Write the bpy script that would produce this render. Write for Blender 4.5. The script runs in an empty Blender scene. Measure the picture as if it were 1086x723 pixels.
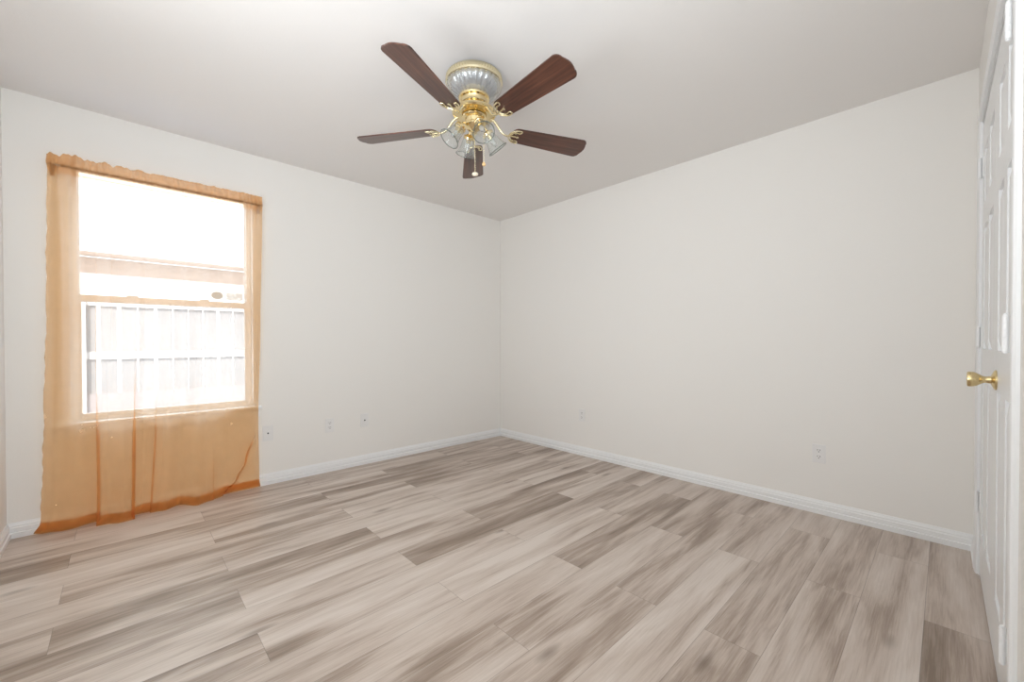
import bpy, bmesh, math, random
from mathutils import Vector, Matrix
random.seed(7)
PI = math.pi
R = math.radians
sc = bpy.context.scene
COL = sc.collection

# ------------------------------------------------------------------ camera
FPX, YAW, PITCH, ROLL = 436.37, R(46.542), R(-0.56), R(-0.088)
EYE = Vector((0, 0, 1.0668))
cam_d = bpy.data.cameras.new('camera')
cam = bpy.data.objects.new('camera', cam_d)
COL.objects.link(cam)
cam_d.sensor_width = 36.0
cam_d.sensor_fit = 'HORIZONTAL'
cam_d.lens = FPX / 1086 * 36
cam_d.shift_y = 5.3 / 1086
cam_d.clip_start = 0.02
fw = Vector((math.cos(PITCH) * math.cos(YAW), math.cos(PITCH) * math.sin(YAW), math.sin(PITCH)))
rt = Vector((math.sin(YAW), -math.cos(YAW), 0))
up = rt.cross(fw)
rt2 = rt * math.cos(ROLL) + up * math.sin(ROLL)
up2 = up * math.cos(ROLL) - rt * math.sin(ROLL)
M = Matrix((rt2, up2, -fw)).transposed().to_4x4()
M.translation = EYE
cam.matrix_world = M
sc.camera = cam

# ------------------------------------------------------------------ light and exposure
sc.view_settings.view_transform = 'Standard'
sc.view_settings.look = 'None'
sc.view_settings.gamma = 1
sc.view_settings.use_curve_mapping = False
sc.view_settings.exposure = 0.12
sc.cycles.use_denoising = True
sc.cycles.denoising_input_passes = 'RGB_ALBEDO_NORMAL'
sc.cycles.denoising_prefilter = 'ACCURATE'
sc.cycles.max_bounces = 14
sc.cycles.diffuse_bounces = 8
sc.cycles.glossy_bounces = 5
sc.cycles.transmission_bounces = 10
sc.cycles.transparent_max_bounces = 24
sc.cycles.caustics_reflective = False
sc.cycles.caustics_refractive = False
sc.cycles.sample_clamp_indirect = 2
sc.cycles.sample_clamp_direct = 4

world = bpy.data.worlds.new('sky')
sc.world = world
world.use_nodes = True
bg = world.node_tree.nodes['Background']
bg.inputs['Color'].default_value = (0.66, 0.86, 1.16, 1)
bg.inputs['Strength'].default_value = 5.2

def lamp(name, kind, energy, color, loc, direction, size=None, size_y=None):
    d = bpy.data.lights.new(name, kind)
    d.energy = energy
    d.color = color
    o = bpy.data.objects.new(name, d)
    COL.objects.link(o)
    o.location = loc
    o.rotation_euler = Vector(direction).to_track_quat('-Z', 'Y').to_euler()
    if kind == 'AREA':
        d.shape = 'RECTANGLE'
        d.size = size
        d.size_y = size_y
    return o
sun = lamp('sun', 'SUN', 8.5, (0.88, 0.96, 1.10), (0, -4, 8), (0.25, 0.62, -0.74))
sun.data.angle = R(1.0)
# added fill lamp, unseen, in a made-up doorway of the left wall
lamp('left_fill', 'AREA', 23, (0.95, 0.985, 1.01), (-0.64, 1.25, 1.42), (1, 0.0, 0.75), 0.74, 1.15)
# second added fill lamp, in the unseen doorway behind the camera
lamp('back_fill', 'AREA', 34, (0.90, 0.97, 1.015), (0.0, -0.16, 1.42), (0.30, 1, 0.70), 0.74, 1.15)

# ------------------------------------------------------------------ room numbers
H = 2.44
XR, YW, XL = 3.1357, 3.5007, -0.462
OPX0, OPX1, OPZ0, OPZ1 = -0.217, 0.698, 0.598, 2.135      # window opening
SL = 0.0071
def fy(x, n=0.0):                                          # closet wall, very slightly out of square
    return -0.106 - SL * (XR - x) + n

# ------------------------------------------------------------------ materials
def nodes(name):
    m = bpy.data.materials.new(name)
    m.use_nodes = True
    nt = m.node_tree
    return m, nt, nt.nodes['Principled BSDF'], nt.nodes['Material Output']

def mat(name, color, rough=0.5, metal=0.0, bump=0.0, bscale=80.0, var=0.0, trans=0.0, ior=1.45, coat=0.0):
    m, nt, b, out = nodes(name)
    b.inputs['Base Color'].default_value = (*color, 1)
    b.inputs['Roughness'].default_value = rough
    b.inputs['Metallic'].default_value = metal
    b.inputs['Transmission Weight'].default_value = trans
    b.inputs['IOR'].default_value = ior
    b.inputs['Coat Weight'].default_value = coat
    tc = nt.nodes.new('ShaderNodeTexCoord')
    if bump:
        n = nt.nodes.new('ShaderNodeTexNoise')
        n.inputs['Scale'].default_value = bscale
        n.inputs['Detail'].default_value = 3
        nt.links.new(tc.outputs['Object'], n.inputs['Vector'])
        bp = nt.nodes.new('ShaderNodeBump')
        bp.inputs['Strength'].default_value = bump
        bp.inputs['Distance'].default_value = 0.004
        nt.links.new(n.outputs['Fac'], bp.inputs['Height'])
        nt.links.new(bp.outputs['Normal'], b.inputs['Normal'])
    if var:
        n2 = nt.nodes.new('ShaderNodeTexNoise')
        n2.inputs['Scale'].default_value = 3.0
        nt.links.new(tc.outputs['Object'], n2.inputs['Vector'])
        mx = nt.nodes.new('ShaderNodeMix')
        mx.data_type = 'RGBA'
        mx.inputs[6].default_value = (*[c * (1 - var) for c in color], 1)
        mx.inputs[7].default_value = (*[min(1, c * (1 + var)) for c in color], 1)
        nt.links.new(n2.outputs['Fac'], mx.inputs[0])
        nt.links.new(mx.outputs[2], b.inputs['Base Color'])
    return m

MAT = {}
MAT['wall'] = mat('wall_paint', (0.835, 0.82, 0.795), 0.75, bump=0.10, bscale=120)
MAT['ceiling'] = mat('ceiling_paint', (0.795, 0.775, 0.76), 0.85, bump=0.10, bscale=110)
MAT['trim'] = mat('trim_paint', (0.84, 0.85, 0.86), 0.35)
MAT['door'] = mat('door_paint', (0.83, 0.84, 0.85), 0.32, bump=0.03, bscale=30)
MAT['vinyl'] = mat('window_vinyl', (0.87, 0.87, 0.87), 0.35)
MAT['plate'] = mat('plate_plastic', (0.80, 0.795, 0.79), 0.35)
MAT['slot'] = mat('slot_dark', (0.03, 0.03, 0.03), 0.5)
MAT['nickel'] = mat('screw_metal', (0.55, 0.53, 0.50), 0.35, 1.0)
MAT['brass'] = mat('polished_brass', (0.87, 0.72, 0.42), 0.15, 1.0)
MAT['brass_pale'] = mat('pale_brass', (0.87, 0.78, 0.54), 0.27, 1.0)
MAT['brass_satin'] = mat('satin_brass', (0.74, 0.59, 0.32), 0.26, 1.0)
MAT['bronze'] = mat('rod_metal', (0.30, 0.20, 0.12), 0.4, 0.8)
MAT['hingewhite'] = mat('hinge_paint', (0.86, 0.87, 0.88), 0.3)
MAT['cream'] = mat('cream_pull', (0.85, 0.74, 0.60), 0.4)
MAT['woodpull'] = mat('wood_pull', (0.70, 0.46, 0.22), 0.45)
def glancing(nt, base, k):                                 # reflectance of a thin sheet, rising towards grazing
    lw = nt.nodes.new('ShaderNodeLayerWeight'); lw.inputs['Blend'].default_value = 0.5
    p = nt.nodes.new('ShaderNodeMath'); p.operation = 'POWER'
    nt.links.new(lw.outputs['Facing'], p.inputs[0]); p.inputs[1].default_value = 3.5
    a = nt.nodes.new('ShaderNodeMath'); a.operation = 'MULTIPLY_ADD'; a.use_clamp = True
    nt.links.new(p.outputs[0], a.inputs[0]); a.inputs[1].default_value = k; a.inputs[2].default_value = base
    return a
def thin_glass(name, tint, body, body_col, k, rough, base=0.035):
    m, nt, b, out = nodes(name)
    tr = nt.nodes.new('ShaderNodeBsdfTransparent'); tr.inputs['Color'].default_value = (*tint, 1)
    df = nt.nodes.new('ShaderNodeBsdfDiffuse'); df.inputs['Color'].default_value = (*body_col, 1)
    gl = nt.nodes.new('ShaderNodeBsdfGlossy'); gl.inputs['Roughness'].default_value = rough
    mu = glancing(nt, base, k)
    m1 = nt.nodes.new('ShaderNodeMixShader'); m1.inputs[0].default_value = body
    nt.links.new(tr.outputs[0], m1.inputs[1]); nt.links.new(df.outputs[0], m1.inputs[2])
    m2 = nt.nodes.new('ShaderNodeMixShader')
    nt.links.new(mu.outputs[0], m2.inputs[0]); nt.links.new(m1.outputs[0], m2.inputs[1]); nt.links.new(gl.outputs[0], m2.inputs[2])
    nt.links.new(m2.outputs[0], out.inputs['Surface'])
    return m
MAT['glass'] = thin_glass('clear_glass', (0.955, 0.965, 0.96), 0.05, (0.86, 0.87, 0.86), 1.0, 0.03)
MAT['glass_edge'] = thin_glass('thick_glass_edge', (0.50, 0.55, 0.53), 0.10, (0.5, 0.55, 0.53), 0.8, 0.03, 0.10)
MAT['bulb'] = mat('bulb_glass', (0.93, 0.93, 0.91), 0.15, trans=0.7)
MAT['silver'] = mat('silver_liner', (0.70, 0.71, 0.72), 0.3, 0.35)
MAT['crystal'] = thin_glass('crystal_band', (0.95, 0.96, 0.97), 0.10, (0.9, 0.92, 0.93), 0.95, 0.05, 0.22)
MAT['fence'] = mat('fence_boards', (0.235, 0.230, 0.242), 0.8, var=0.14)
MAT['fence_dark'] = mat('fence_bottom_band', (0.285, 0.255, 0.265), 0.8, var=0.08)
MAT['fence_rail'] = mat('fence_rail', (0.46, 0.44, 0.44), 0.8)
MAT['siding'] = mat('pale_siding', (0.88, 0.86, 0.83), 0.7)
MAT['eave'] = mat('eave_boards_and_shade', (0.46, 0.33, 0.26), 0.7)  # soffit tan, also used for the painted shadow band under it
MAT['fascia'] = mat('fascia_paint', (0.90, 0.90, 0.90), 0.6)
MAT['ground'] = mat('pale_ground', (0.42, 0.45, 0.52), 0.9, var=0.06)
MAT['sticker'] = mat('sticker_grey', (0.46, 0.49, 0.52), 0.5)

def window_pane_material():
    m, nt, b, out = nodes('window_glass')
    tr = nt.nodes.new('ShaderNodeBsdfTransparent')
    tr.inputs['Color'].default_value = (0.97, 0.985, 0.98, 1)
    gl = nt.nodes.new('ShaderNodeBsdfGlossy')
    gl.inputs['Roughness'].default_value = 0.02
    fr = glancing(nt, 0.008, 0.25)
    mx = nt.nodes.new('ShaderNodeMixShader')
    nt.links.new(fr.outputs[0], mx.inputs[0])
    nt.links.new(tr.outputs[0], mx.inputs[1])
    nt.links.new(gl.outputs[0], mx.inputs[2])
    nt.links.new(mx.outputs[0], out.inputs['Surface'])
    return m
MAT['pane'] = window_pane_material()

def decal_material():                                      # illegible grey printing on clear film
    m, nt, b, out = nodes('clear_film_print')
    tc = nt.nodes.new('ShaderNodeTexCoord')
    n = nt.nodes.new('ShaderNodeTexNoise')
    n.inputs['Scale'].default_value = 130
    n.inputs['Detail'].default_value = 1
    nt.links.new(tc.outputs['Object'], n.inputs['Vector'])
    cr = nt.nodes.new('ShaderNodeValToRGB')
    cr.color_ramp.elements[0].position = 0.30
    cr.color_ramp.elements[1].position = 0.58
    cr.color_ramp.elements[0].color = (0, 0, 0, 1)
    cr.color_ramp.elements[1].color = (0.75, 0.75, 0.75, 1)
    nt.links.new(n.outputs['Fac'], cr.inputs[0])
    tr = nt.nodes.new('ShaderNodeBsdfTransparent')
    b.inputs['Base Color'].default_value = (0.55, 0.56, 0.58, 1)
    mx = nt.nodes.new('ShaderNodeMixShader')
    nt.links.new(cr.outputs[0], mx.inputs[0])
    nt.links.new(tr.outputs[0], mx.inputs[1])
    nt.links.new(b.outputs[0], mx.inputs[2])
    nt.links.new(mx.outputs[0], out.inputs['Surface'])
    return m
MAT['decal'] = decal_material()

def sheer_material():
    m, nt, b, out = nodes('orange_sheer')
    nt.nodes.remove(b)
    tc = nt.nodes.new('ShaderNodeTexCoord')
    nz = nt.nodes.new('ShaderNodeTexNoise')
    nz.inputs['Scale'].default_value = 9
    nz.inputs['Detail'].default_value = 5
    nt.links.new(tc.outputs['Object'], nz.inputs['Vector'])
    mr = nt.nodes.new('ShaderNodeMapRange')
    mr.inputs['To Min'].default_value = 0.27
    mr.inputs['To Max'].default_value = 0.34
    nt.links.new(nz.outputs['Fac'], mr.inputs['Value'])
    tr = nt.nodes.new('ShaderNodeBsdfTransparent')
    tr.inputs['Color'].default_value = (0.96, 0.79, 0.60, 1)
    df = nt.nodes.new('ShaderNodeBsdfDiffuse')
    df.inputs['Color'].default_value = (0.62, 0.34, 0.14, 1)
    tl = nt.nodes.new('ShaderNodeBsdfTranslucent')
    tl.inputs['Color'].default_value = (0.97, 0.74, 0.52, 1)
    m1 = nt.nodes.new('ShaderNodeMixShader')
    m1.inputs[0].default_value = 0.72
    nt.links.new(df.outputs[0], m1.inputs[1])
    nt.links.new(tl.outputs[0], m1.inputs[2])
    m2 = nt.nodes.new('ShaderNodeMixShader')
    nt.links.new(mr.outputs[0], m2.inputs[0])
    nt.links.new(tr.outputs[0], m2.inputs[1])
    nt.links.new(m1.outputs[0], m2.inputs[2])
    nt.links.new(m2.outputs[0], out.inputs['Surface'])
    return m
MAT['sheer'] = sheer_material()

class NG:                                                  # small node-graph helper
    def __init__(s, nt): s.nt = nt
    def val(s, x, sock):
        if isinstance(x, (int, float)): sock.default_value = x
        else: s.nt.links.new(x, sock)
    def m(s, op, a, b=0.0, c=0.0):
        n = s.nt.nodes.new('ShaderNodeMath'); n.operation = op
        s.val(a, n.inputs[0]); s.val(b, n.inputs[1]); s.val(c, n.inputs[2])
        return n.outputs[0]
    def xyz(s, x, y, z):
        n = s.nt.nodes.new('ShaderNodeCombineXYZ')
        s.val(x, n.inputs[0]); s.val(y, n.inputs[1]); s.val(z, n.inputs[2])
        return n.outputs[0]
    def noise(s, v, scale, detail=3, dist=0.0, rough=0.5):
        n = s.nt.nodes.new('ShaderNodeTexNoise')
        s.nt.links.new(v, n.inputs['Vector'])
        n.inputs['Scale'].default_value = scale
        n.inputs['Detail'].default_value = detail
        n.inputs['Distortion'].default_value = dist
        n.inputs['Roughness'].default_value = rough
        return n.outputs['Fac']
    def white(s, v):
        n = s.nt.nodes.new('ShaderNodeTexWhiteNoise'); n.noise_dimensions = '3D'
        s.nt.links.new(v, n.inputs['Vector'])
        return n.outputs['Value'], n.outputs['Color']
    def ramp(s, f, stops):
        n = s.nt.nodes.new('ShaderNodeValToRGB')
        e = n.color_ramp.elements
        while len(e) < len(stops): e.new(0.5)
        for el, (p, c) in zip(e, stops):
            el.position = p; el.color = (*c, 1)
        s.nt.links.new(f, n.inputs[0])
        return n.outputs[0]
    def mixc(s, f, a, b, mode='MIX'):
        n = s.nt.nodes.new('ShaderNodeMix'); n.data_type = 'RGBA'; n.blend_type = mode
        s.val(f, n.inputs[0])
        for x, i in ((a, 6), (b, 7)):
            if isinstance(x, tuple): n.inputs[i].default_value = (*x, 1)
            else: s.nt.links.new(x, n.inputs[i])
        return n.outputs[2]

def floor_material():
    m, nt, b, out = nodes('vinyl_planks')
    g = NG(nt)
    tc = nt.nodes.new('ShaderNodeTexCoord')
    sp = nt.nodes.new('ShaderNodeSeparateXYZ')
    nt.links.new(tc.outputs['Object'], sp.inputs[0])
    x, y = sp.outputs[0], sp.outputs[1]
    W, L = 0.1868, 1.2085
    ry = g.m('DIVIDE', g.m('SUBTRACT', y, 0.052), W)
    row = g.m('FLOOR', ry)
    par = g.m('FLOORED_MODULO', row, 2.0)
    # even rows butt at 0.352 + kL, odd rows at 1.013 + kL
    sh = g.m('ADD', 0.352, g.m('MULTIPLY', par, 0.661))
    rx = g.m('DIVIDE', g.m('SUBTRACT', x, sh), L)
    col = g.m('FLOOR', rx)
    idv = g.xyz(g.m('ADD', row, 31.3), g.m('ADD', col, 8.7), 9.4)
    r1, rc = g.white(idv)
    sr = nt.nodes.new('ShaderNodeSeparateXYZ')
    nt.links.new(rc, sr.inputs[0])
    fy_ = g.m('SUBTRACT', ry, row)
    fx_ = g.m('SUBTRACT', rx, col)
    # per-plank grain coordinates
    ox = g.m('MULTIPLY', sr.outputs[0], 40.0)
    oy = g.m('MULTIPLY', sr.outputs[1], 40.0)
    v1 = g.xyz(g.m('ADD', g.m('MULTIPLY', x, 1.15), ox), g.m('ADD', g.m('MULTIPLY', y, 10.0), oy), r1)
    v2 = g.xyz(g.m('ADD', g.m('MULTIPLY', x, 2.2), ox), g.m('ADD', g.m('MULTIPLY', y, 26.0), oy), r1)
    v3 = g.xyz(g.m('ADD', g.m('MULTIPLY', x, 7.0), ox), g.m('ADD', g.m('MULTIPLY', y, 210.0), oy), r1)
    v4 = g.xyz(g.m('ADD', g.m('MULTIPLY', x, 2.6), oy), g.m('ADD', g.m('MULTIPLY', y, 8.0), ox), r1)
    broad = g.noise(v1, 1.0, 3, 0.6)
    streak = g.noise(v2, 1.0, 6, 1.0, 0.62)
    fine = g.noise(v3, 1.0, 4, 0.3, 0.6)
    t = g.m('ADD', g.m('MULTIPLY', broad, 1.05), g.m('MULTIPLY', streak, 0.48))
    t = g.m('ADD', t, g.m('MULTIPLY', fine, 0.32))
    t = g.m('ADD', t, g.m('MULTIPLY', g.m('SUBTRACT', r1, 0.5), 0.30))
    t = g.m('SUBTRACT', t, 0.41)
    colr = g.ramp(t, [(0.20, (0.215, 0.158, 0.120)), (0.40, (0.365, 0.288, 0.236)),
                      (0.56, (0.525, 0.440, 0.380)), (0.78, (0.640, 0.565, 0.508))])
    # cathedral rings
    wv = nt.nodes.new('ShaderNodeTexWave')
    wv.wave_type = 'RINGS'
    nt.links.new(v4, wv.inputs['Vector'])
    wv.inputs['Scale'].default_value = 3.2
    wv.inputs['Distortion'].default_value = 5.0
    wv.inputs['Detail'].default_value = 2
    ring = g.m('MULTIPLY', g.m('SUBTRACT', wv.outputs['Fac'], 0.5), 0.10)
    colr = g.mixc(g.m('MAXIMUM', ring, 0.0), colr, (0.16, 0.115, 0.085))
    # knots
    vo = nt.nodes.new('ShaderNodeTexVoronoi')
    nt.links.new(v4, vo.inputs['Vector'])
    vo.inputs['Scale'].default_value = 0.55
    kn = g.m('SUBTRACT', 1.0, g.m('MULTIPLY', vo.outputs['Distance'], 9.0))
    kn = g.m('MULTIPLY', g.m('MAXIMUM', kn, 0.0), 0.75)
    colr = g.mixc(kn, colr, (0.12, 0.085, 0.06))
    # seams
    dy = g.m('MULTIPLY', g.m('MINIMUM', fy_, g.m('SUBTRACT', 1.0, fy_)), W)
    dx = g.m('MULTIPLY', g.m('MINIMUM', fx_, g.m('SUBTRACT', 1.0, fx_)), L)
    d = g.m('MINIMUM', dx, dy)
    seam = g.m('LESS_THAN', d, 0.0010)
    colr = g.mixc(g.m('MULTIPLY', seam, 0.45), colr, (0.10, 0.075, 0.06))
    nt.links.new(colr, b.inputs['Base Color'])
    b.inputs['Roughness'].default_value = 0.38
    b.inputs['Specular IOR Level'].default_value = 0.45
    bp = nt.nodes.new('ShaderNodeBump')
    bp.inputs['Strength'].default_value = 0.10
    bp.inputs['Distance'].default_value = 0.002
    hgt = g.m('SUBTRACT', g.m('MULTIPLY', fine, 0.6), g.m('MULTIPLY', seam, 1.0))
    nt.links.new(hgt, bp.inputs['Height'])
    nt.links.new(bp.outputs['Normal'], b.inputs['Normal'])
    return m
MAT['floor'] = floor_material()

def blade_material():
    m, nt, b, out = nodes('walnut_blade')
    g = NG(nt)
    tc = nt.nodes.new('ShaderNodeTexCoord')
    mp = nt.nodes.new('ShaderNodeMapping')
    mp.inputs['Scale'].default_value = (3, 55, 20)
    nt.links.new(tc.outputs['Object'], mp.inputs[0])
    a = g.noise(mp.outputs[0], 1.0, 4, 0.7)
    c = g.ramp(a, [(0.30, (0.040, 0.014, 0.009)), (0.52, (0.085, 0.031, 0.019)), (0.75, (0.145, 0.058, 0.034))])
    nt.links.new(c, b.inputs['Base Color'])
    b.inputs['Roughness'].default_value = 0.33
    b.inputs['Coat Weight'].default_value = 0.25
    b.inputs['Coat Roughness'].default_value = 0.15
    return m
MAT['blade'] = blade_material()

def roof_material():
    m, nt, b, out = nodes('pale_shingles')
    tc = nt.nodes.new('ShaderNodeTexCoord')
    br = nt.nodes.new('ShaderNodeTexBrick')
    br.inputs['Color1'].default_value = (0.31, 0.32, 0.34, 1)
    br.inputs['Color2'].default_value = (0.34, 0.35, 0.37, 1)
    br.inputs['Mortar'].default_value = (0.22, 0.23, 0.25, 1)
    br.inputs['Scale'].default_value = 3.0
    br.inputs['Mortar Size'].default_value = 0.012
    nt.links.new(tc.outputs['Object'], br.inputs['Vector'])
    nt.links.new(br.outputs['Color'], b.inputs['Base Color'])
    b.inputs['Roughness'].default_value = 0.85
    return m
MAT['roof'] = roof_material()

# ------------------------------------------------------------------ mesh helpers
def link(name, bm, m, parent=None, smooth=False, bevel=0.0, segs=2):
    me = bpy.data.meshes.new(name)
    bmesh.ops.recalc_face_normals(bm, faces=bm.faces)
    bm.to_mesh(me)
    bm.free()
    me.materials.append(MAT[m] if isinstance(m, str) else m)
    if smooth:
        me.polygons.foreach_set('use_smooth', [True] * len(me.polygons))
    o = bpy.data.objects.new(name, me)
    COL.objects.link(o)
    if parent: o.parent = parent
    if bevel:
        b = o.modifiers.new('bevel', 'BEVEL')
        b.width = bevel; b.segments = segs; b.limit_method = 'ANGLE'; b.angle_limit = R(40)
    if smooth and not bevel:
        try:
            me.set_sharp_from_angle(angle=R(42))
        except Exception:
            pass
    return o

def hexa(bm, p):                                           # 8 corners: bottom 4 (ccw), top 4
    v = [bm.verts.new(q) for q in p]
    for f in ((3, 2, 1, 0), (4, 5, 6, 7), (0, 1, 5, 4), (1, 2, 6, 5), (2, 3, 7, 6), (3, 0, 4, 7)):
        bm.faces.new([v[i] for i in f])

def box(bm, x0, x1, y0, y1, z0, z1):
    hexa(bm, [(x0, y0, z0), (x1, y0, z0), (x1, y1, z0), (x0, y1, z0),
              (x0, y0, z1), (x1, y0, z1), (x1, y1, z1), (x0, y1, z1)])

def wbox(bm, x0, x1, n0, n1, z0, z1):                      # a box on the closet wall (n = out into the room)
    hexa(bm, [(x0, fy(x0, n0), z0), (x1, fy(x1, n0), z0), (x1, fy(x1, n1), z0), (x0, fy(x0, n1), z0),
              (x0, fy(x0, n0), z1), (x1, fy(x1, n0), z1), (x1, fy(x1, n1), z1), (x0, fy(x0, n1), z1)])

def lathe(bm, prof, seg=48, mtx=None, flute=None, close=False):
    rings = []
    for k, (r, z) in enumerate(prof):
        ring = []
        for i in range(seg):
            a = 2 * PI * i / seg
            rr = r
            if flute: rr = r + flute(k, a)
            p = Vector((rr * math.cos(a), rr * math.sin(a), z))
            ring.append(bm.verts.new(mtx @ p if mtx else p))
        rings.append(ring)
    n = len(rings)
    for k in range(n if close else n - 1):
        A, B = rings[k], rings[(k + 1) % n]
        for i in range(seg):
            j = (i + 1) % seg
            bm.faces.new((A[i], A[j], B[j], B[i]))
    if not close:
        if prof[0][0] > 1e-5: bm.faces.new(rings[0])
        if prof[-1][0] > 1e-5: bm.faces.new(list(reversed(rings[-1])))
    bmesh.ops.remove_doubles(bm, verts=bm.verts, dist=1e-6)

def tube(bm, pts, r, seg=8, cap=True):
    pts = [Vector(p) for p in pts]
    rad = r if isinstance(r, (list, tuple)) else [r] * len(pts)
    prev = None
    rings = []
    for i, p in enumerate(pts):
        t = (pts[min(i + 1, len(pts) - 1)] - pts[max(i - 1, 0)]).normalized()
        if prev is None:
            ref = Vector((0, 0, 1)) if abs(t.z) < 0.9 else Vector((1, 0, 0))
            n = t.cross(ref).normalized()
        else:
            n = (prev - t * prev.dot(t)).normalized()
        prev = n
        bn = t.cross(n)
        rings.append([bm.verts.new(p + (n * math.cos(2 * PI * k / seg) + bn * math.sin(2 * PI * k / seg)) * rad[i]) for k in range(seg)])
    for a, b in zip(rings, rings[1:]):
        for k in range(seg):
            j = (k + 1) % seg
            bm.faces.new((a[k], a[j], b[j], b[k]))
    if cap:
        bm.faces.new(list(reversed(rings[0])))
        bm.faces.new(rings[-1])

def bez(p0, p1, p2, p3, n=12):
    p0, p1, p2, p3 = map(Vector, (p0, p1, p2, p3))
    return [p0 * (1 - t) ** 3 + p1 * 3 * t * (1 - t) ** 2 + p2 * 3 * t * t * (1 - t) + p3 * t ** 3 for t in [i / n for i in range(n + 1)]]

def struct(name, bm, m, parent=None, **k):
    o = link(name, bm, m, parent, **k)
    o['kind'] = 'structure'
    return o
def tag(o, label, cat, group=None):
    o['label'] = label
    o['category'] = cat
    if group: o['group'] = group
    return o
def empty(name, loc, label=None, cat=None, group=None):
    o = bpy.data.objects.new(name, None)
    COL.objects.link(o)
    o.location = loc
    o.empty_display_size = 0.1
    if label: tag(o, label, cat, group)
    return o
B = bmesh.new

# ------------------------------------------------------------------ room shell
bm = B(); box(bm, XL - 0.12, XR + 0.12, -0.9, YW + 0.12, -0.12, 0.0); struct('floor', bm, 'floor')
bm = B(); box(bm, XL - 1.3, XR + 0.12, -0.9, YW + 0.12, H, H + 0.15); struct('ceiling', bm, 'ceiling')
T = 0.12
bm = B()
box(bm, XL - T, OPX0, YW, YW + T, 0, H)
box(bm, OPX1, XR + T, YW, YW + T, 0, H)
box(bm, OPX0, OPX1, YW, YW + T, 0, OPZ0 - 0.022)
box(bm, OPX0, OPX1, YW, YW + T, OPZ1, H)
struct('wall_back', bm, 'wall')
bm = B(); box(bm, XR, XR + T, -0.9, YW, 0, H); struct('wall_right', bm, 'wall')
DY0, DY1, DZ = 0.85, 1.65, 2.05                            # unseen doorway, added to let the fill lamp in
bm = B()
box(bm, XL - T, XL, -0.9, DY0, 0, H)
box(bm, XL - T, XL, DY1, YW, 0, H)
box(bm, XL - T, XL, DY0, DY1, DZ, H)
struct('wall_left', bm, 'wall')
bm = B()                                                   # added unseen shells behind both fill lamps, closed against the sun
box(bm, XL - 1.3, XL - 1.2, DY0 - 0.4, DY1 + 0.4, -0.1, H)
box(bm, XL - 1.2, XL - T, DY0 - 0.4, DY0 - 0.3, -0.1, H)
box(bm, XL - 1.2, XL - T, DY1 + 0.3, DY1 + 0.4, -0.1, H)
box(bm, XL - 1.2, XL - T, DY0 - 0.3, DY1 + 0.3, -0.1, 0.0)
box(bm, -0.60, 0.70, -1.30, -1.20, -0.1, H)
box(bm, -0.60, -0.50, -1.20, -0.9, -0.1, H)
box(bm, 0.60, 0.70, -1.20, -0.24, -0.1, H)
box(bm, -0.60, 0.70, -1.30, -0.24, H, H + 0.1)
box(bm, -0.60, 0.70, -1.30, -0.24, -0.1, 0.0)
struct('wall_fill_shell', bm, 'wall')
# closet wall with its double-door opening
CX0, CX1, CZ = 1.560, 2.840, 2.062                         # opening
bm = B()
wbox(bm, CX1, XR, -0.11, 0, 0, H)
wbox(bm, 0.46, CX0, -0.11, 0, 0, H)
wbox(bm, XL, -0.42, -0.11, 0, 0, H)
wbox(bm, -0.42, 0.46, -0.11, 0, 2.05, H)
wbox(bm, CX0, CX1, -0.11, 0, CZ, H)
struct('wall_front', bm, 'wall')
bm = B()
box(bm, 1.3, 3.1, -0.9, -0.86, 0, H)
box(bm, 1.3, 1.34, -0.86, -0.24, 0, H)
box(bm, 3.09, 3.13, -0.86, -0.24, 0, H)
struct('wall_closet', bm, 'wall')

# baseboards: moulded profile swept along each wall
BBP = [(0, 0), (0.015, 0), (0.0165, 0.028), (0.0095, 0.032), (0.0115, 0.037), (0.0120, 0.055), (0.009, 0.060), (0.0095, 0.067), (0.005, 0.076), (0.003, 0.083), (0, 0.083)]
def sweep(bm, a, b, inward, prof=BBP):
    a, b, n = Vector(a), Vector(b), Vector(inward)
    A = [bm.verts.new(a + n * d + Vector((0, 0, z))) for d, z in prof]
    C = [bm.verts.new(b + n * d + Vector((0, 0, z))) for d, z in prof]
    k = len(prof)
    for i in range(k):
        j = (i + 1) % k
        bm.faces.new((A[i], A[j], C[j], C[i]))
    bm.faces.new(list(reversed(A))); bm.faces.new(C)
bm = B(); sweep(bm, (XL, YW, 0), (XR, YW, 0), (0, -1, 0)); struct('baseboard_back', bm, 'trim')
bm = B(); sweep(bm, (XR, fy(XR), 0), (XR, YW - 0.001, 0), (-1, 0, 0)); struct('baseboard_right', bm, 'trim')
bm = B(); sweep(bm, (XL, DY1 + 0.06, 0), (XL, YW - 0.001, 0), (1, 0, 0)); struct('baseboard_left', bm, 'trim')
CW = 0.060
bm = B(); sweep(bm, (CX1 + CW, fy(CX1 + CW), 0), (XR - 0.001, fy(XR), 0), (0, 1, 0)); struct('baseboard_front', bm, 'trim')

# closet casing: two legs and a head, rounded moulding
def casing(name, x0, x1, z0, z1, inner):
    bm = B()
    if inner in ('near', 'far'):
        xi, xo = (x0, x1) if inner == 'far' else (x1, x0)
        s = 1 if xo > xi else -1
        prof = [(0, 0.0), (0, 0.007), (0.006, 0.010), (0.020, 0.0125), (0.050, 0.014), (0.057, 0.012), (CW, 0.007), (CW, 0.0)]
        A = [bm.verts.new((xi + s * u, fy(xi + s * u, n), z0)) for u, n in prof]
        C = [bm.verts.new((xi + s * u, fy(xi + s * u, n), z1)) for u, n in prof]
        k = len(prof)
        for i in range(k):
            j = (i + 1) % k
            bm.faces.new((A[i], A[j], C[j], C[i]))
        bm.faces.new(A); bm.faces.new(list(reversed(C)))
    else:
        wbox(bm, x0, x1, 0.0, 0.012, z0, z1)
    return struct(name, bm, 'trim', bevel=0.002 if inner == 'head' else 0)
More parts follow.
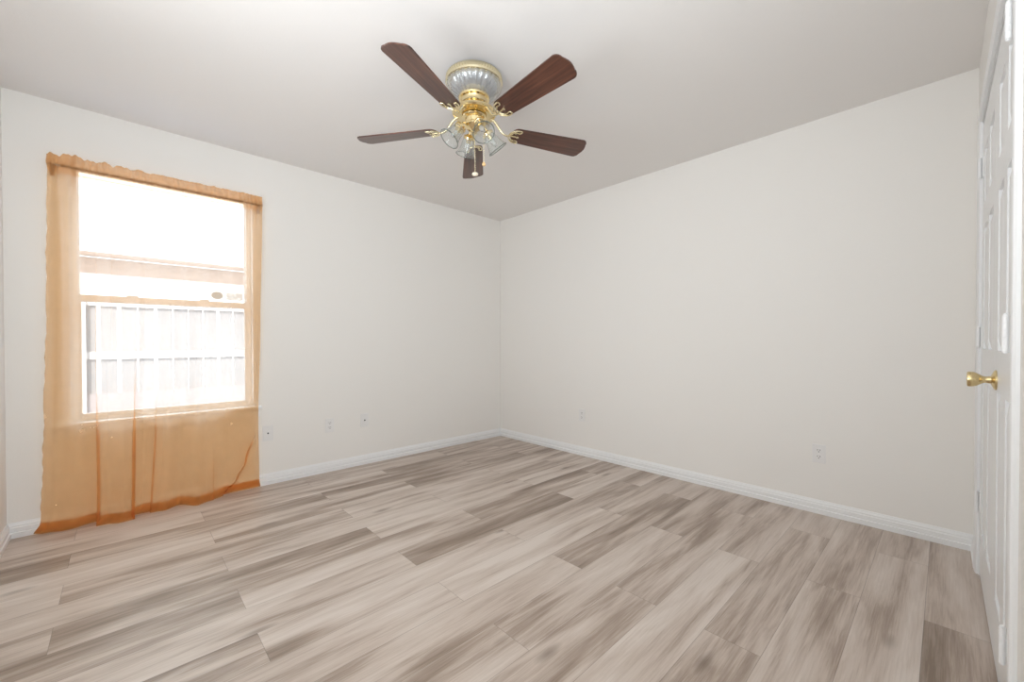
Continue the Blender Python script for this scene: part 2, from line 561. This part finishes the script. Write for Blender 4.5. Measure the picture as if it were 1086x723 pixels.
casing('trim_1', CX1, CX1 + CW, 0, CZ, 'far')
casing('trim_2', CX0 - CW, CX0, 0, CZ, 'near')
casing('trim_3', CX0 - CW, CX1 + CW, CZ, CZ + CW, 'head')
# jamb liner of the closet opening
bm = B()
wbox(bm, CX1 - 0.012, CX1, -0.11, 0.0, 0, CZ)
wbox(bm, CX0, CX0 + 0.012, -0.11, 0.0, 0, CZ)
wbox(bm, CX0 + 0.012, CX1 - 0.012, -0.11, 0.0, CZ - 0.012, CZ)
struct('trim_4', bm, 'trim')

# ------------------------------------------------------------------ six-panel closet doors
def door_leaf(name, x0, x1):
    """slab with six raised panels facing the room"""
    z0, z1 = 0.012, CZ - 0.022
    bm = B()
    wbox(bm, x0, x1, -0.036, -0.010, z0, z1)
    root = struct(name, bm, 'door')
    w = x1 - x0
    st, mid = 0.095, 0.085
    cols = [(x0 + st, x0 + (w - mid) / 2), (x0 + (w + mid) / 2, x1 - st)]
    rows = [(0.215, 0.900), (1.035, 1.560), (1.665, 1.905)]
    bm = B()                                               # stiles and rails standing proud of the recesses
    xs = [x0, cols[0][0], cols[0][1], cols[1][0], cols[1][1], x1]
    wbox(bm, xs[0], xs[1], -0.012, -0.002, z0, z1)
    wbox(bm, xs[2], xs[3], -0.012, -0.002, z0, z1)
    wbox(bm, xs[4], xs[5], -0.012, -0.002, z0, z1)
    for (a, b) in cols:
        zz = z0
        for (r0, r1) in rows:
            wbox(bm, a, b, -0.012, -0.002, zz, r0)
            zz = r1
        wbox(bm, a, b, -0.012, -0.002, zz, z1)
    link('door_frame', bm, 'door', root)
    for (a, b) in cols:
        for (r0, r1) in rows:
            bm = B()
            e, g = 0.008, 0.030
            o_ = [(a + e, r0 + e), (b - e, r0 + e), (b - e, r1 - e), (a + e, r1 - e)]
            i_ = [(a + e + g, r0 + e + g), (b - e - g, r0 + e + g), (b - e - g, r1 - e - g), (a + e + g, r1 - e - g)]
            V0 = [bm.verts.new((x, fy(x, -0.0095), z)) for x, z in o_]
            V1 = [bm.verts.new((x, fy(x, -0.003), z)) for x, z in i_]
            bm.faces.new(V1)
            for k in range(4):
                j = (k + 1) % 4
                bm.faces.new((V0[k], V0[j], V1[j], V1[k]))
            V2 = [bm.verts.new((x, fy(x, -0.013), z)) for x, z in o_]
            for k in range(4):
                j = (k + 1) % 4
                bm.faces.new((V2[k], V2[j], V0[j], V0[k]))
            bm.faces.new(list(reversed(V2)))
            link('door_panel', bm, 'door', root)
    return root
XM = 2.180
far = door_leaf('door_1', XM + 0.0015, CX1 - 0.015)
near = door_leaf('door_2', CX0 + 0.015, XM - 0.0015)

def hinge(x, z, parent, side, n):
    bm = B()
    y = fy(x, n)
    segs = [(-0.044, -0.027), (-0.0265, -0.0095), (-0.009, 0.009), (0.0095, 0.0265), (0.027, 0.044)]
    for a, b in segs:
        lathe(bm, [(0.0, a), (0.0062, a), (0.0062, b), (0.0, b)], 12, Matrix.Translation((x, y, z)))
    lathe(bm, [(0, 0.044), (0.0045, 0.0445), (0.0045, 0.048), (0, 0.050)], 10, Matrix.Translation((x, y, z)))
    lathe(bm, [(0, -0.050), (0.0045, -0.048), (0.0045, -0.0445), (0, -0.044)], 10, Matrix.Translation((x, y, z)))
    xa, xb = (x, x - side * 0.026)
    wbox(bm, min(xa, xb), max(xa, xb), -0.004, 0.001, z - 0.044, z + 0.044)
    link('hinge', bm, 'hingewhite', parent)
for z in (0.335, 1.087, 1.850):
    hinge(CX1 - 0.006, z, far, 1, 0.0085)
for z in (0.318, 1.086, 1.845):
    hinge(CX0 + 0.010, z, near, -1, 0.0175)

# knob on the near leaf
def knob(x, z, parent, sc_=1.0):
    ax = Vector((SL, 1, 0)).normalized()
    mt = Matrix.Translation((x, fy(x, -0.002), z)) @ ax.to_track_quat('Z', 'Y').to_matrix().to_4x4() @ Matrix.Scale(sc_, 4)
    bm = B()
    lathe(bm, [(0, -0.001), (0.033, -0.001), (0.033, 0.003), (0.030, 0.006), (0.022, 0.009), (0.015, 0.012), (0, 0.012)], 40, mt)
    k = link('rosette', bm, 'brass_satin', parent, smooth=True)
    bm = B()
    lathe(bm, [(0, 0.010), (0.0125, 0.011), (0.0115, 0.018), (0.0105, 0.024), (0.012, 0.030), (0.017, 0.037), (0.022, 0.044),
               (0.0250, 0.052), (0.0258, 0.060), (0.0245, 0.065), (0.0205, 0.0665), (0.0185, 0.0655), (0, 0.0648)], 40, mt)
    link('door_knob', bm, 'brass_satin', parent, smooth=True)['label'] = 'satin brass tulip door knob'
knob(2.10, 0.938, near)

# roller catches in the gap over the doors
for x, p in ((2.255, far), (2.060, near)):
    bm = B()
    wbox(bm, x - 0.014, x + 0.014, -0.020, -0.004, CZ - 0.0225, CZ - 0.012)
    link('roller_catch', bm, 'nickel', p)

# ------------------------------------------------------------------ window
bm = B()
yo0, yo1 = YW + 0.052, YW + 0.112
fwid = 0.030
box(bm, OPX0, OPX0 + fwid, yo0, yo1, OPZ0, OPZ1)
box(bm, OPX1 - fwid, OPX1, yo0, yo1, OPZ0, OPZ1)
box(bm, OPX0 + fwid, OPX1 - fwid, yo0, yo1, OPZ1 - fwid, OPZ1)
box(bm, OPX0 + fwid, OPX1 - fwid, yo0, yo1, OPZ0, OPZ0 + 0.022)
win = struct('window_1', bm, 'vinyl', bevel=0.003)
gx0, gx1 = OPX0 + fwid, OPX1 - fwid
ZR = 1.336
def sash(name, z0, z1, y0, y1, wl, bot, top):
    bm = B()
    box(bm, gx0, gx0 + wl, y0, y1, z0, z1)
    box(bm, gx1 - wl, gx1, y0, y1, z0, z1)
    box(bm, gx0 + wl, gx1 - wl, y0, y1, z0, z0 + bot)
    box(bm, gx0 + wl, gx1 - wl, y0, y1, z1 - top, z1)
    s = link(name, bm, 'vinyl', win, bevel=0.002)
    bm = B()
    ym = (y0 + y1) / 2
    box(bm, gx0 + wl - 0.004, gx1 - wl + 0.004, ym - 0.002, ym + 0.002, z0 + bot - 0.004, z1 - top + 0.004)
    link('pane', bm, 'pane', s)
    return s
sash('upper_sash', ZR - 0.022, OPZ1 - fwid, YW + 0.082, YW + 0.104, 0.006, 0.030, 0.012)
sash('lower_sash', OPZ0 + 0.022, ZR + 0.020, YW + 0.056, YW + 0.080, 0.012, 0.020, 0.042)
for xx in (0.05, 0.42):                                    # sash locks on the meeting rail
    bm = B(); box(bm, xx - 0.028, xx + 0.028, YW + 0.058, YW + 0.078, ZR + 0.020, ZR + 0.030)
    link('sash_lock', bm, 'vinyl', win, bevel=0.003)
# stickers stuck to the upper pane
bm = B()
lathe(bm, [(0, -0.0006), (1, -0.0006), (1, 0.0006), (0, 0.0006)], 32,
      Matrix.Translation((0.497, YW + 0.0905, 1.402)) @ Matrix.Rotation(PI / 2, 4, 'X') @ Matrix.Diagonal((0.036, 0.027, 1, 1)))
link('oval_sticker', bm, 'sticker', win)['label'] = 'grey oval sticker'
bm = B(); box(bm, 0.550, 0.652, YW + 0.0900, YW + 0.0906, 1.374, 1.428)
link('printed_sticker', bm, 'decal', win)['label'] = 'faint grey printed sticker'
# stool and apron
bm = B(); box(bm, OPX0 - 0.066, OPX1 + 0.050, YW - 0.030, YW, OPZ0 - 0.022, OPZ0); box(bm, OPX0, OPX1, YW, yo0 + 0.01, OPZ0 - 0.022, OPZ0)
struct('trim_5', bm, 'trim', bevel=0.004)
bm = B(); box(bm, OPX0 - 0.040, OPX1 + 0.040, YW - 0.014, YW, OPZ0 - 0.080, OPZ0 - 0.022)
struct('trim_6', bm, 'trim', bevel=0.003)

# ------------------------------------------------------------------ curtain rod and sheer curtain
ROD_D, ROD_Z = 0.055, 2.066
rod = empty('curtain_rod', (0.228, YW, ROD_Z), 'slim bronze curtain rod threaded through the orange sheer curtain', 'curtain rod')
def rel(o, p): return Vector(p) - o.location
bm = B(); tube(bm, [rel(rod, (x, YW - ROD_D, ROD_Z)) for x in (-0.290, 0.0, 0.4, 0.748)], 0.0065, 12)
link('rod', bm, 'bronze', rod, smooth=True)
for x in (-0.282, 0.738):
    bm = B()
    tube(bm, [rel(rod, p) for p in bez((x, YW - ROD_D, ROD_Z), (x, YW - 0.03, ROD_Z), (x, YW - 0.02, ROD_Z - 0.01), (x, YW - 0.002, ROD_Z - 0.022))], 0.005, 8)
    c = rel(rod, (x, YW, ROD_Z - 0.026))
    box(bm, c.x - 0.009, c.x + 0.009, c.y - 0.004, c.y, c.z - 0.024, c.z + 0.024)
    link('bracket', bm, 'bronze', rod)

def lerp(a, b, t): return a + (b - a) * t
def interp(tab, x):
    if x <= tab[0][0]: return tab[0][1]
    for (x0, y0), (x1, y1) in zip(tab, tab[1:]):
        if x <= x1:
            t = (x - x0) / (x1 - x0)
            t = t * t * (3 - 2 * t)
            return lerp(y0, y1, t)
    return tab[-1][1]
HEM = [(-0.375, 0.020), (-0.330, 0.050), (-0.233, 0.080), (-0.135, 0.042), (-0.095, 0.120), (-0.016, 0.158), (0.035, 0.150), (0.068, 0.062),
       (0.126, 0.083), (0.181, 0.108), (0.257, 0.058), (0.346, 0.148), (0.414, 0.115), (0.525, 0.030), (0.625, 0.028), (0.740, 0.028)]
XLEFT = [(0.0, -0.368), (0.06, -0.340), (0.30, -0.330), (0.60, -0.322), (1.3, -0.306), (2.1, -0.296)]
XRIGHT = [(0.0, 0.733), (0.06, 0.726), (0.5, 0.722), (1.2, 0.736), (2.1, 0.752)]
def sstep(a, b, t):
    t = max(0, min(1, (t - a) / (b - a)))
    return t * t * (3 - 2 * t)
FOLDS = [  # centre line x(z), strength(z), width
    (lambda z: -0.110 + 0.003 * math.sin(z * 5), lambda z: lerp(0.95, 0.62, sstep(0.5, 0.75, z)) * sstep(2.02, 1.5, z), 0.085),
    (lambda z: -0.042 + 0.004 * math.sin(z * 4), lambda z: 0.60 * sstep(2.02, 1.75, z) * sstep(0.75, 1.25, z), 0.045),
    (lambda z: 0.040 + 0.016 * min(1, z / 0.9), lambda z: lerp(1.0, 0.66, sstep(0.5, 0.7, z)) * sstep(1.15, 0.80, z), 0.080),
    (lambda z: 0.122 + 0.028 * min(1, z / 0.5), lambda z: 0.9 * sstep(0.80, 0.50, z), 0.070),
    (lambda z: 0.440 + 0.006 * z, lambda z: 0.75 * sstep(0.55, 0.2, z), 0.055),
    (lambda z: interp([(0.0, 0.49), (0.02, 0.518), (0.09, 0.585), (0.21, 0.643), (0.44, 0.712), (0.6, 0.740)], z), lambda z: 1.0 * sstep(0.46, 0.30, z), 0.080),
]
random.seed(11)
PH = [random.uniform(0, 6.28) for _ in range(12)]
def ruff(x):                                               # gathering of the heading
    return (math.sin(x * 190 + PH[0] + 1.6 * math.sin(x * 31 + PH[1])) * 0.6 + math.sin(x * 83 + PH[2] + math.sin(x * 17)) * 0.7)
def curtain_point(u, z, layer, zt):
    """u along the cloth 0..1, z height, layer 0 front / 1 back of a doubled hem or pocket"""
    xl, xr = interp(XLEFT, z), interp(XRIGHT, z)
    s = lerp(xl, xr, u)
    xh = lerp(-0.372, 0.733, u)
    wgt = (1 - min(1, max(0, z) / 2.05)) ** 1.35
    wgt = min(1.0, wgt * 1.0)
    d = lerp(0.055, interp(HEM, xh), wgt)
    # soft waves in the middle of the drop
    d += 0.012 * math.sin(s * 21 + PH[3] + 0.6 * z) * sstep(0.0, 0.4, z) * sstep(2.0, 1.5, z)
    d += 0.005 * math.sin(s * 47 + PH[4]) * sstep(0.2, 0.7, z) * sstep(2.05, 1.6, z)
    d += 0.008 * math.sin(s * 95 + PH[5]) * sstep(-0.15, -0.27, s) * sstep(0.6, 1.6, z)
    x = s
    for c, a, w in FOLDS:
        t = (s - c(z)) / w
        if abs(t) < 0.5:
            e = a(z) * sstep(1.0, 0.975, u)
            x -= w * 0.30 * e * math.sin(2 * PI * t)
            d += 0.0065 * e * math.sin(2 * PI * t)
    g = sstep(1.86, 2.03, z)
    amp = 0.0042 + 0.004 * sstep(-0.10, -0.26, s)
    d += g * amp * ruff(s)
    zz = z
    if z > 2.10:
        a0 = lerp(0.35, 1.9, sstep(0.25, -0.25, s))
        zz += (0.005 * math.sin(s * 57 + PH[6] + 2.2 * math.sin(s * 13)) + 0.003 * math.sin(s * 117 + PH[7] + math.sin(s * 29)) + 0.0016 * math.sin(s * 260)) * (z - 2.10) / 0.03 * a0
    if layer:
        d -= 0.003 * layer + (0.002 if layer == 1 else 0)
        if z > 2.0: d -= 0.010 * math.exp(-((z - ROD_Z) / 0.016) ** 2)
    elif z > 2.0:
        d += 0.012 * math.exp(-((z - ROD_Z) / 0.016) ** 2)
    if u < 0.004: x += 0.0018 * math.sin(z * 75) + 0.002 * math.sin(z * 23)
    lim = 0.018 if z < 0.085 else (0.033 if 0.56 < z < 0.615 else 0.017 if 0.5 < z < 0.6 else 0.006)
    d = max(d, lim)
    return (x, YW - d, zz)
path = [(z, 2) for z in (0.016, 0.034, 0.050)] + [(z, 1) for z in (0.060, 0.045, 0.028, 0.014)] + [(0.005, 0)] + [(z, 0) for z in (0.014, 0.028, 0.045, 0.062, 0.085)]
z = 0.12
while z < 1.97:
    path.append((z, 0)); z += 0.018 if z < 0.62 else 0.045
path += [(z, 0) for z in (1.985, 2.0, 2.015, 2.030, 2.040, 2.050, 2.058, 2.066, 2.074, 2.082, 2.092, 2.104, 2.118, 2.130)]
path += [(z, 1) for z in (2.124, 2.106, 2.092, 2.082, 2.074, 2.066, 2.058, 2.050, 2.040, 2.030, 2.022)]
NU = 420
bm = B()
rows_ = []
for z, lay in path:
    rows_.append([bm.verts.new(curtain_point(i / NU, z, lay, 0)) for i in range(NU + 1)])
for a, b in zip(rows_, rows_[1:]):
    for i in range(NU):
        bm.faces.new((a[i], a[i + 1], b[i + 1], b[i]))
for v in bm.verts: v.co -= Vector((0.2, YW, 0))
cur = link('sheer_curtain', bm, 'sheer', None, smooth=True)
cur.location = (0.2, YW, 0)
tag(cur, 'sheer orange curtain hanging over the window down to the floor', 'curtain')

# ------------------------------------------------------------------ outlets and jack plates
def plate(name, wall, u, z, kind, label, group=None, w=0.070, h=0.115):
    """wall 'back': u = x ; wall 'right': u = y. Local: X across, Z up, -Y out of the wall"""
    if wall == 'back':
        o = empty(name, (u, YW, z), label, 'outlet' if kind == 'duplex' else 'wall plate', group); rz = 0
    else:
        o = empty(name, (XR, u, z), label, 'outlet' if kind == 'duplex' else 'wall plate', group); rz = -PI / 2
    o.rotation_euler = (0, 0, rz)
    bm = B(); box(bm, -w / 2, w / 2, -0.0055, 0, -h / 2, h / 2)
    link('cover_plate', bm, 'plate', o, bevel=0.0022)
    def screw(zz):
        bm = B()
        lathe(bm, [(0, 0), (0.0032, 0), (0.0026, 0.0012), (0, 0.0016)], 12, Matrix.Translation((0, -0.0054, zz)) @ Matrix.Rotation(PI / 2, 4, 'X'))
        link('screw', bm, 'plate', o)
    if kind == 'duplex':
        for s in (-1, 1):
            bm = B()
            n = 28
            zc = s * 0.0195
            V = []
            for yy in (-0.0052, -0.0076):
                ring = []
                for k in range(n):
                    a = 2 * PI * k / n
                    px, pz = 0.0172 * math.cos(a), 0.0172 * math.sin(a)
                    pz = max(-0.0140, min(0.0140, pz))
                    ring.append(bm.verts.new((px, yy, zc + pz)))
                V.append(ring)
            bm.faces.new(list(reversed(V[1])))
            for k in range(n):
                j = (k + 1) % n
                bm.faces.new((V[0][k], V[0][j], V[1][j], V[1][k]))
            r = link('receptacle', bm, 'plate', o)
            bm = B()
            for dx in (-0.0064, 0.0064):
                box(bm, dx - 0.0013, dx + 0.0013, -0.0080, -0.0070, zc + 0.0005, zc + 0.0085)
            lathe(bm, [(0, -0.0005), (0.0027, -0.0005), (0.0027, 0.0005), (0, 0.0005)], 12, Matrix.Translation((0, -0.0076, zc - 0.0066)) @ Matrix.Rotation(PI / 2, 4, 'X'))
            link('slots', bm, 'slot', r)
        screw(0)
    else:
        bm = B()
        lathe(bm, [(0, 0), (0.0056, 0), (0.0056, 0.003), (0.0042, 0.003), (0.0042, 0.009), (0, 0.009)], 16, Matrix.Translation((0, -0.0054, 0)) @ Matrix.Rotation(PI / 2, 4, 'X'))
        link('jack', bm, 'slot', o)['label'] = 'small dark round jack'
        screw(0.042); screw(-0.042)
    return o
plate('wall_plate', 'back', 0.789, 0.385, 'jack', 'white jack plate low on the wall just beside the curtain edge')
plate('power_outlet', 'back', 1.239, 0.381, 'duplex', 'white duplex outlet on the window wall between the two jack plates')
plate('wall_plate', 'back', 1.535, 0.385, 'jack', 'white jack plate on the window wall nearer the room corner')
plate('power_outlet', 'right', 2.352, 0.377, 'duplex', 'small white duplex outlet on the right wall near the far corner')
plate('power_outlet', 'right', 0.539, 0.371, 'duplex', 'white duplex outlet on the right wall nearest the closet doors')

# ------------------------------------------------------------------ ceiling fan
FX, FY = 1.338, 1.695
fan = empty('ceiling_fan', (FX, FY, H), 'polished brass ceiling fan with five dark walnut blades and glass shades', 'ceiling fan')
def fl(p): return Vector((p[0], p[1], p[2] - H))
TZ = Matrix.Translation((0, 0, -H))
bm = B()
def bead(k, a): return 0.0022 * math.cos(a * 60) if k in (2, 3, 4) else 0
lathe(bm, [(0, 2.44), (0.136, 2.44), (0.143, 2.434), (0.145, 2.424), (0.143, 2.414), (0.148, 2.410), (0.146, 2.401), (0.139, 2.398), (0.0, 2.398)], 240, TZ, bead)
link('ceiling_ring', bm, 'brass_pale', fan, smooth=True)['label'] = 'pale brass beaded ceiling ring'
bm = B()
def flt(k, a): return 0.0062 * abs(math.cos(a * 13))
lathe(bm, [(0.136, 2.400), (0.139, 2.394), (0.135, 2.380), (0.122, 2.362), (0.102, 2.346), (0.078, 2.334),
           (0.074, 2.338), (0.098, 2.350), (0.117, 2.366), (0.129, 2.382), (0.132, 2.394), (0.130, 2.400)], 288, TZ, flt, close=True)
link('crystal_bowl', bm, 'crystal', fan, smooth=True)['label'] = 'ribbed clear crystal bowl'
bm = B()
lathe(bm, [(0, 2.399), (0.116, 2.399), (0.113, 2.382), (0.102, 2.366), (0.084, 2.351), (0.064, 2.340), (0, 2.338)], 208, TZ, lambda k, a: 0.004 * abs(math.cos(a * 13)) if 0 < k < 5 else 0)
link('motor_cover', bm, 'silver', fan, smooth=True)
bm = B()
lathe(bm, [(0, 2.340), (0.076, 2.338), (0.081, 2.332), (0.079, 2.324), (0.068, 2.321), (0.064, 2.312), (0.065, 2.296), (0.074, 2.282), (0.098, 2.270),
           (0.112, 2.260), (0.114, 2.250), (0.108, 2.243), (0.070, 2.240), (0, 2.238)], 64, TZ)
link('motor_housing', bm, 'brass', fan, smooth=True)
bm = B()
lathe(bm, [(0, 2.238), (0.060, 2.238), (0.066, 2.232), (0.062, 2.226), (0.048, 2.222), (0.046, 2.200), (0.052, 2.194), (0.052, 2.186), (0.040, 2.176),
           (0.022, 2.170), (0.014, 2.160), (0.016, 2.153), (0.011, 2.146), (0, 2.143)], 48, TZ)
link('light_fitter', bm, 'brass', fan, smooth=True)

BZ, R0, R1 = 2.182, 0.205, 0.660
for k in range(5):
    az = R((52.6, 124.2, 203.5, 267.4, 338.6)[k])
    rot = Matrix.Rotation(az, 4, 'Z')
    # tilt about the blade's own length: ccw edge lower
    tilt = Matrix.Rotation(R(-12), 4, 'X')
    frame = TZ @ rot @ Matrix.Translation((0, 0, BZ)) @ tilt
    holder = bpy.data.objects.new('fan_blade', None)
    # outline
    pts = []
    def hw(r): return lerp(0.052, 0.070, (r - R0) / (R1 - R0))
    n = 10
    for i in range(n + 1):                                 # rounded root
        a = PI / 2 + PI * i / n
        pts.append((R0 + 0.030 + 0.030 * math.cos(a), hw(R0) * math.sin(a) ** 1 if abs(math.sin(a)) > 1e-6 else 0.0))
    pts.append((R1 - 0.040, -hw(R1)))
    for i in range(1, 7):
        a = -PI / 2 + (PI / 2) * i / 6
        pts.append((R1 - 0.040 + 0.028 * math.cos(a), -hw(R1) + 0.030 + 0.030 * math.sin(a)))
    for i in range(1, 6):                                  # slightly bowed tip
        t = i / 6
        pts.append((R1 - 0.012 + 0.010 * math.sin(PI * t), lerp(-hw(R1) + 0.03, hw(R1) - 0.03, t)))
    for i in range(0, 7):
        a = (PI / 2) * i / 6
        pts.append((R1 - 0.040 + 0.028 * math.cos(a), hw(R1) - 0.030 + 0.030 * math.sin(a)))
    bm = B()
    Tt = 0.006
    top = [bm.verts.new((x, y, Tt / 2)) for x, y in pts]
    bot = [bm.verts.new((x, y, -Tt / 2)) for x, y in pts]
    bm.faces.new(top); bm.faces.new(list(reversed(bot)))
    for i in range(len(pts)):
        j = (i + 1) % len(pts)
        bm.faces.new((top[i], bot[i], bot[j], top[j]))
    bl = link('fan_blade', bm, 'blade', fan)
    bl.matrix_local = frame
    # blade iron: curved arm plus an openwork bracket under the blade root
    bm = B()
    inv = tilt.inverted() @ Matrix.Translation((0, 0, -BZ))
    arm = bez((0.088, 0, 2.244), (0.135, 0, 2.236), (0.135, 0, 2.172), (0.188, 0, BZ - 0.010), 14)
    tube(bm, [inv @ p for p in arm], [0.0075 - 0.002 * i / 14 for i in range(15)], 10)
    zb = -0.0075
    def flat(path, r): tube(bm, [(x, y, zb) for x, y in path], r, 8)
    arc = [(0.243 - 0.050 * math.cos(a), 0.047 * math.sin(a)) for a in [R(-100 + 200 * i / 20) for i in range(21)]]
    flat(arc, 0.0038)
    for s in (-1, 1):                                      # scrolls from arm end to the rim tips
        flat([(p.x, p.y) for p in bez((0.188, 0, 0), (0.215, s * 0.006, 0), (0.205, s * 0.040, 0), (0.236, s * 0.030, 0), 10)], 0.0032)
        flat([(p.x, p.y) for p in bez((0.236, s * 0.030, 0), (0.250, s * 0.026, 0), (0.256, s * 0.034, 0), (0.253, s * 0.047, 0), 8)], 0.0032)
    flat([(0.188, 0), (0.225, 0), (0.240, 0)], 0.0036)
    lathe(bm, [(0, -0.003), (0.008, -0.002), (0.008, 0.003), (0, 0.003)], 14, Matrix.Translation((0.242, 0, zb)))
    for (sx, sy) in ((0.222, 0.026), (0.222, -0.026)):
        lathe(bm, [(0, -0.003), (0.005, -0.002), (0.005, 0.003), (0, 0.003)], 10, Matrix.Translation((sx, sy, zb)))
    ir = link('blade_arm', bm, 'brass_pale', fan, smooth=True)
    ir.matrix_local = frame

for az in (-108, -18, 72, 162):
    rot = Matrix.Rotation(R(az), 4, 'Z')
    d = Vector((0.64, 0, -0.77)).normalized()
    start = Vector((0.070, 0, 2.172))
    bm = B()
    tube(bm, [rot @ (p - Vector((0, 0, H))) for p in bez((0.036, 0, 2.192), (0.060, 0, 2.198), (0.066, 0, 2.190), start + d * 0.004, 10)], 0.006, 10)
    mt = TZ @ rot @ Matrix.Translation(start) @ d.to_track_quat('Z', 'Y').to_matrix().to_4x4()
    lathe(bm, [(0, -0.006), (0.012, -0.006), (0.020, 0.000), (0.030, 0.004), (0.031, 0.016), (0.028, 0.018), (0.013, 0.020), (0.012, 0.040), (0, 0.040)], 32, mt)
    sk = link('lamp_socket', bm, 'brass', fan, smooth=True)
    bm = B()
    def fl2(k, a): return 0.0012 * math.cos(a * 12) * (k % 9) / 8
    lathe(bm, [(0.0262, 0.008), (0.0300, 0.020), (0.0335, 0.036), (0.0365, 0.054), (0.0410, 0.072), (0.0475, 0.088), (0.0530, 0.096), (0.0550, 0.099),
               (0.0545, 0.1020), (0.0520, 0.1025), (0.0500, 0.098), (0.0456, 0.088), (0.0392, 0.072), (0.0347, 0.054), (0.0317, 0.036), (0.0282, 0.020), (0.0244, 0.008)], 72, mt, None, close=True)
    shade = link('lamp_shade', bm, 'glass', fan, smooth=True)
    shade['label'] = 'clear glass tulip shade'
    bm = B()
    lathe(bm, [(0.0555, 0.0985), (0.0562, 0.1005), (0.0552, 0.1028), (0.0530, 0.1032), (0.0512, 0.1020), (0.0518, 0.0995)], 64, mt, None, close=True)
    link('shade_rim', bm, 'glass_edge', shade, smooth=True)
    bm = B()
    lathe(bm, [(0, 0.039), (0.009, 0.040), (0.012, 0.050), (0.014, 0.060), (0.011, 0.072), (0.005, 0.082), (0, 0.085)], 20, mt)
    link('bulb', bm, 'bulb', fan, smooth=True)

def chain(p0, z1, m, prof, name):
    bm = B()
    x, y, z0 = p0
    n = int((z0 - z1) / 0.006)
    for i in range(n):
        zc = z0 - (i + 0.5) * (z0 - z1) / n
        lathe(bm, [(0, -0.0020), (0.0013, -0.0012), (0.0017, 0), (0.0013, 0.0012), (0, 0.0020)], 6, TZ @ Matrix.Translation((x, y, zc)))
    tube(bm, [(x, y, z0 - H), (x, y, z1 - H)], 0.0006, 5)
    c = link('pull_chain', bm, 'brass_pale', fan)
    bm = B()
    lathe(bm, prof, 20, TZ @ Matrix.Translation((x, y, z1)))
    link(name, bm, m, c, smooth=True)
rv = Vector((0.726, -0.688, 0))
cvec = Vector((-0.62, -0.785, 0))
p = Vector((FX, FY, 0)) + rv * 0.004 + cvec * 0.045 - Vector((FX, FY, 0))
chain((p.x, p.y, 2.205), 1.932, 'cream', [(0, 0), (0.006, -0.001), (0.014, -0.005), (0.0165, -0.010), (0.014, -0.015), (0.006, -0.019), (0, -0.020)], 'chain_pull')
p = rv * 0.049 + cvec * 0.020
chain((p.x, p.y, 2.205), 1.995, 'woodpull', [(0, 0), (0.004, -0.001), (0.008, -0.008), (0.0095, -0.014), (0.007, -0.020), (0, -0.023)], 'chain_pull')

# ------------------------------------------------------------------ outside the window
bm = B(); box(bm, -14, 16, YW + T, 24, 0.0, 0.14); struct('ground', bm, 'ground')
FYD = 6.5
fence = empty('board_fence', (0.6, FYD, 0.14), 'pale vertical board fence outside the window', 'fence')
bm = B()
random.seed(3)
x = -3.6
while x < 5.2:
    wv = 0.138
    dz = random.uniform(-0.01, 0.01)
    yy = random.choice((0.0, 0.004))
    box(bm, x - 0.6, x - 0.6 + wv, yy, yy + 0.018, 0.30, 1.42 + dz)
    x += wv + random.choice((0.008, 0.012, 0.03))
link('boards', bm, 'fence', fence)
for zr in (0.74, 1.335):
    bm = B(); box(bm, -4.2, 4.6, -0.022, -0.001, zr, zr + 0.085); link('rail', bm, 'fence_rail', fence)
bm = B(); box(bm, -4.2, 4.6, -0.03, 0.02, 0.14, 0.36); link('bottom_band', bm, 'fence_dark', fence)['label'] = 'band along the fence bottom'  # separate strip in its own tone along the foot of the boards
for xp in (-3.3, -0.93, 1.9, 4.1):
    bm = B(); box(bm, xp - 0.045, xp + 0.045, -0.09, -0.023, 0.0, 1.40); link('post', bm, 'fence_rail', fence)
house = empty('neighbour_house', (1.0, 9.6, 0.14), 'pale neighbouring house with low eaves beyond the fence', 'house')
bm = B(); box(bm, -8, 9, 0, 4.2, 0, 2.30); link('wall', bm, 'siding', house)
bm = B(); box(bm, -8.4, 9.4, -0.02, 0, 2.06, 2.32); link('eave_shade_band', bm, 'eave', house)  # soffit shadow on the wall top, put in as a tan strip
bm = B(); box(bm, -8.4, 9.4, -0.50, -0.47, 2.34, 2.46); link('fascia', bm, 'fascia', house)
bm = B(); box(bm, -8.4, 9.4, -0.47, 0.0, 2.33, 2.35); link('soffit', bm, 'eave', house)
bm = B()
hexa(bm, [(-8.5, -0.53, 2.46), (9.5, -0.53, 2.46), (9.5, 4.2, 4.75), (-8.5, 4.2, 4.75),
          (-8.5, -0.53, 2.50), (9.5, -0.53, 2.50), (9.5, 4.2, 4.79), (-8.5, 4.2, 4.79)])
link('roof', bm, 'roof', house)
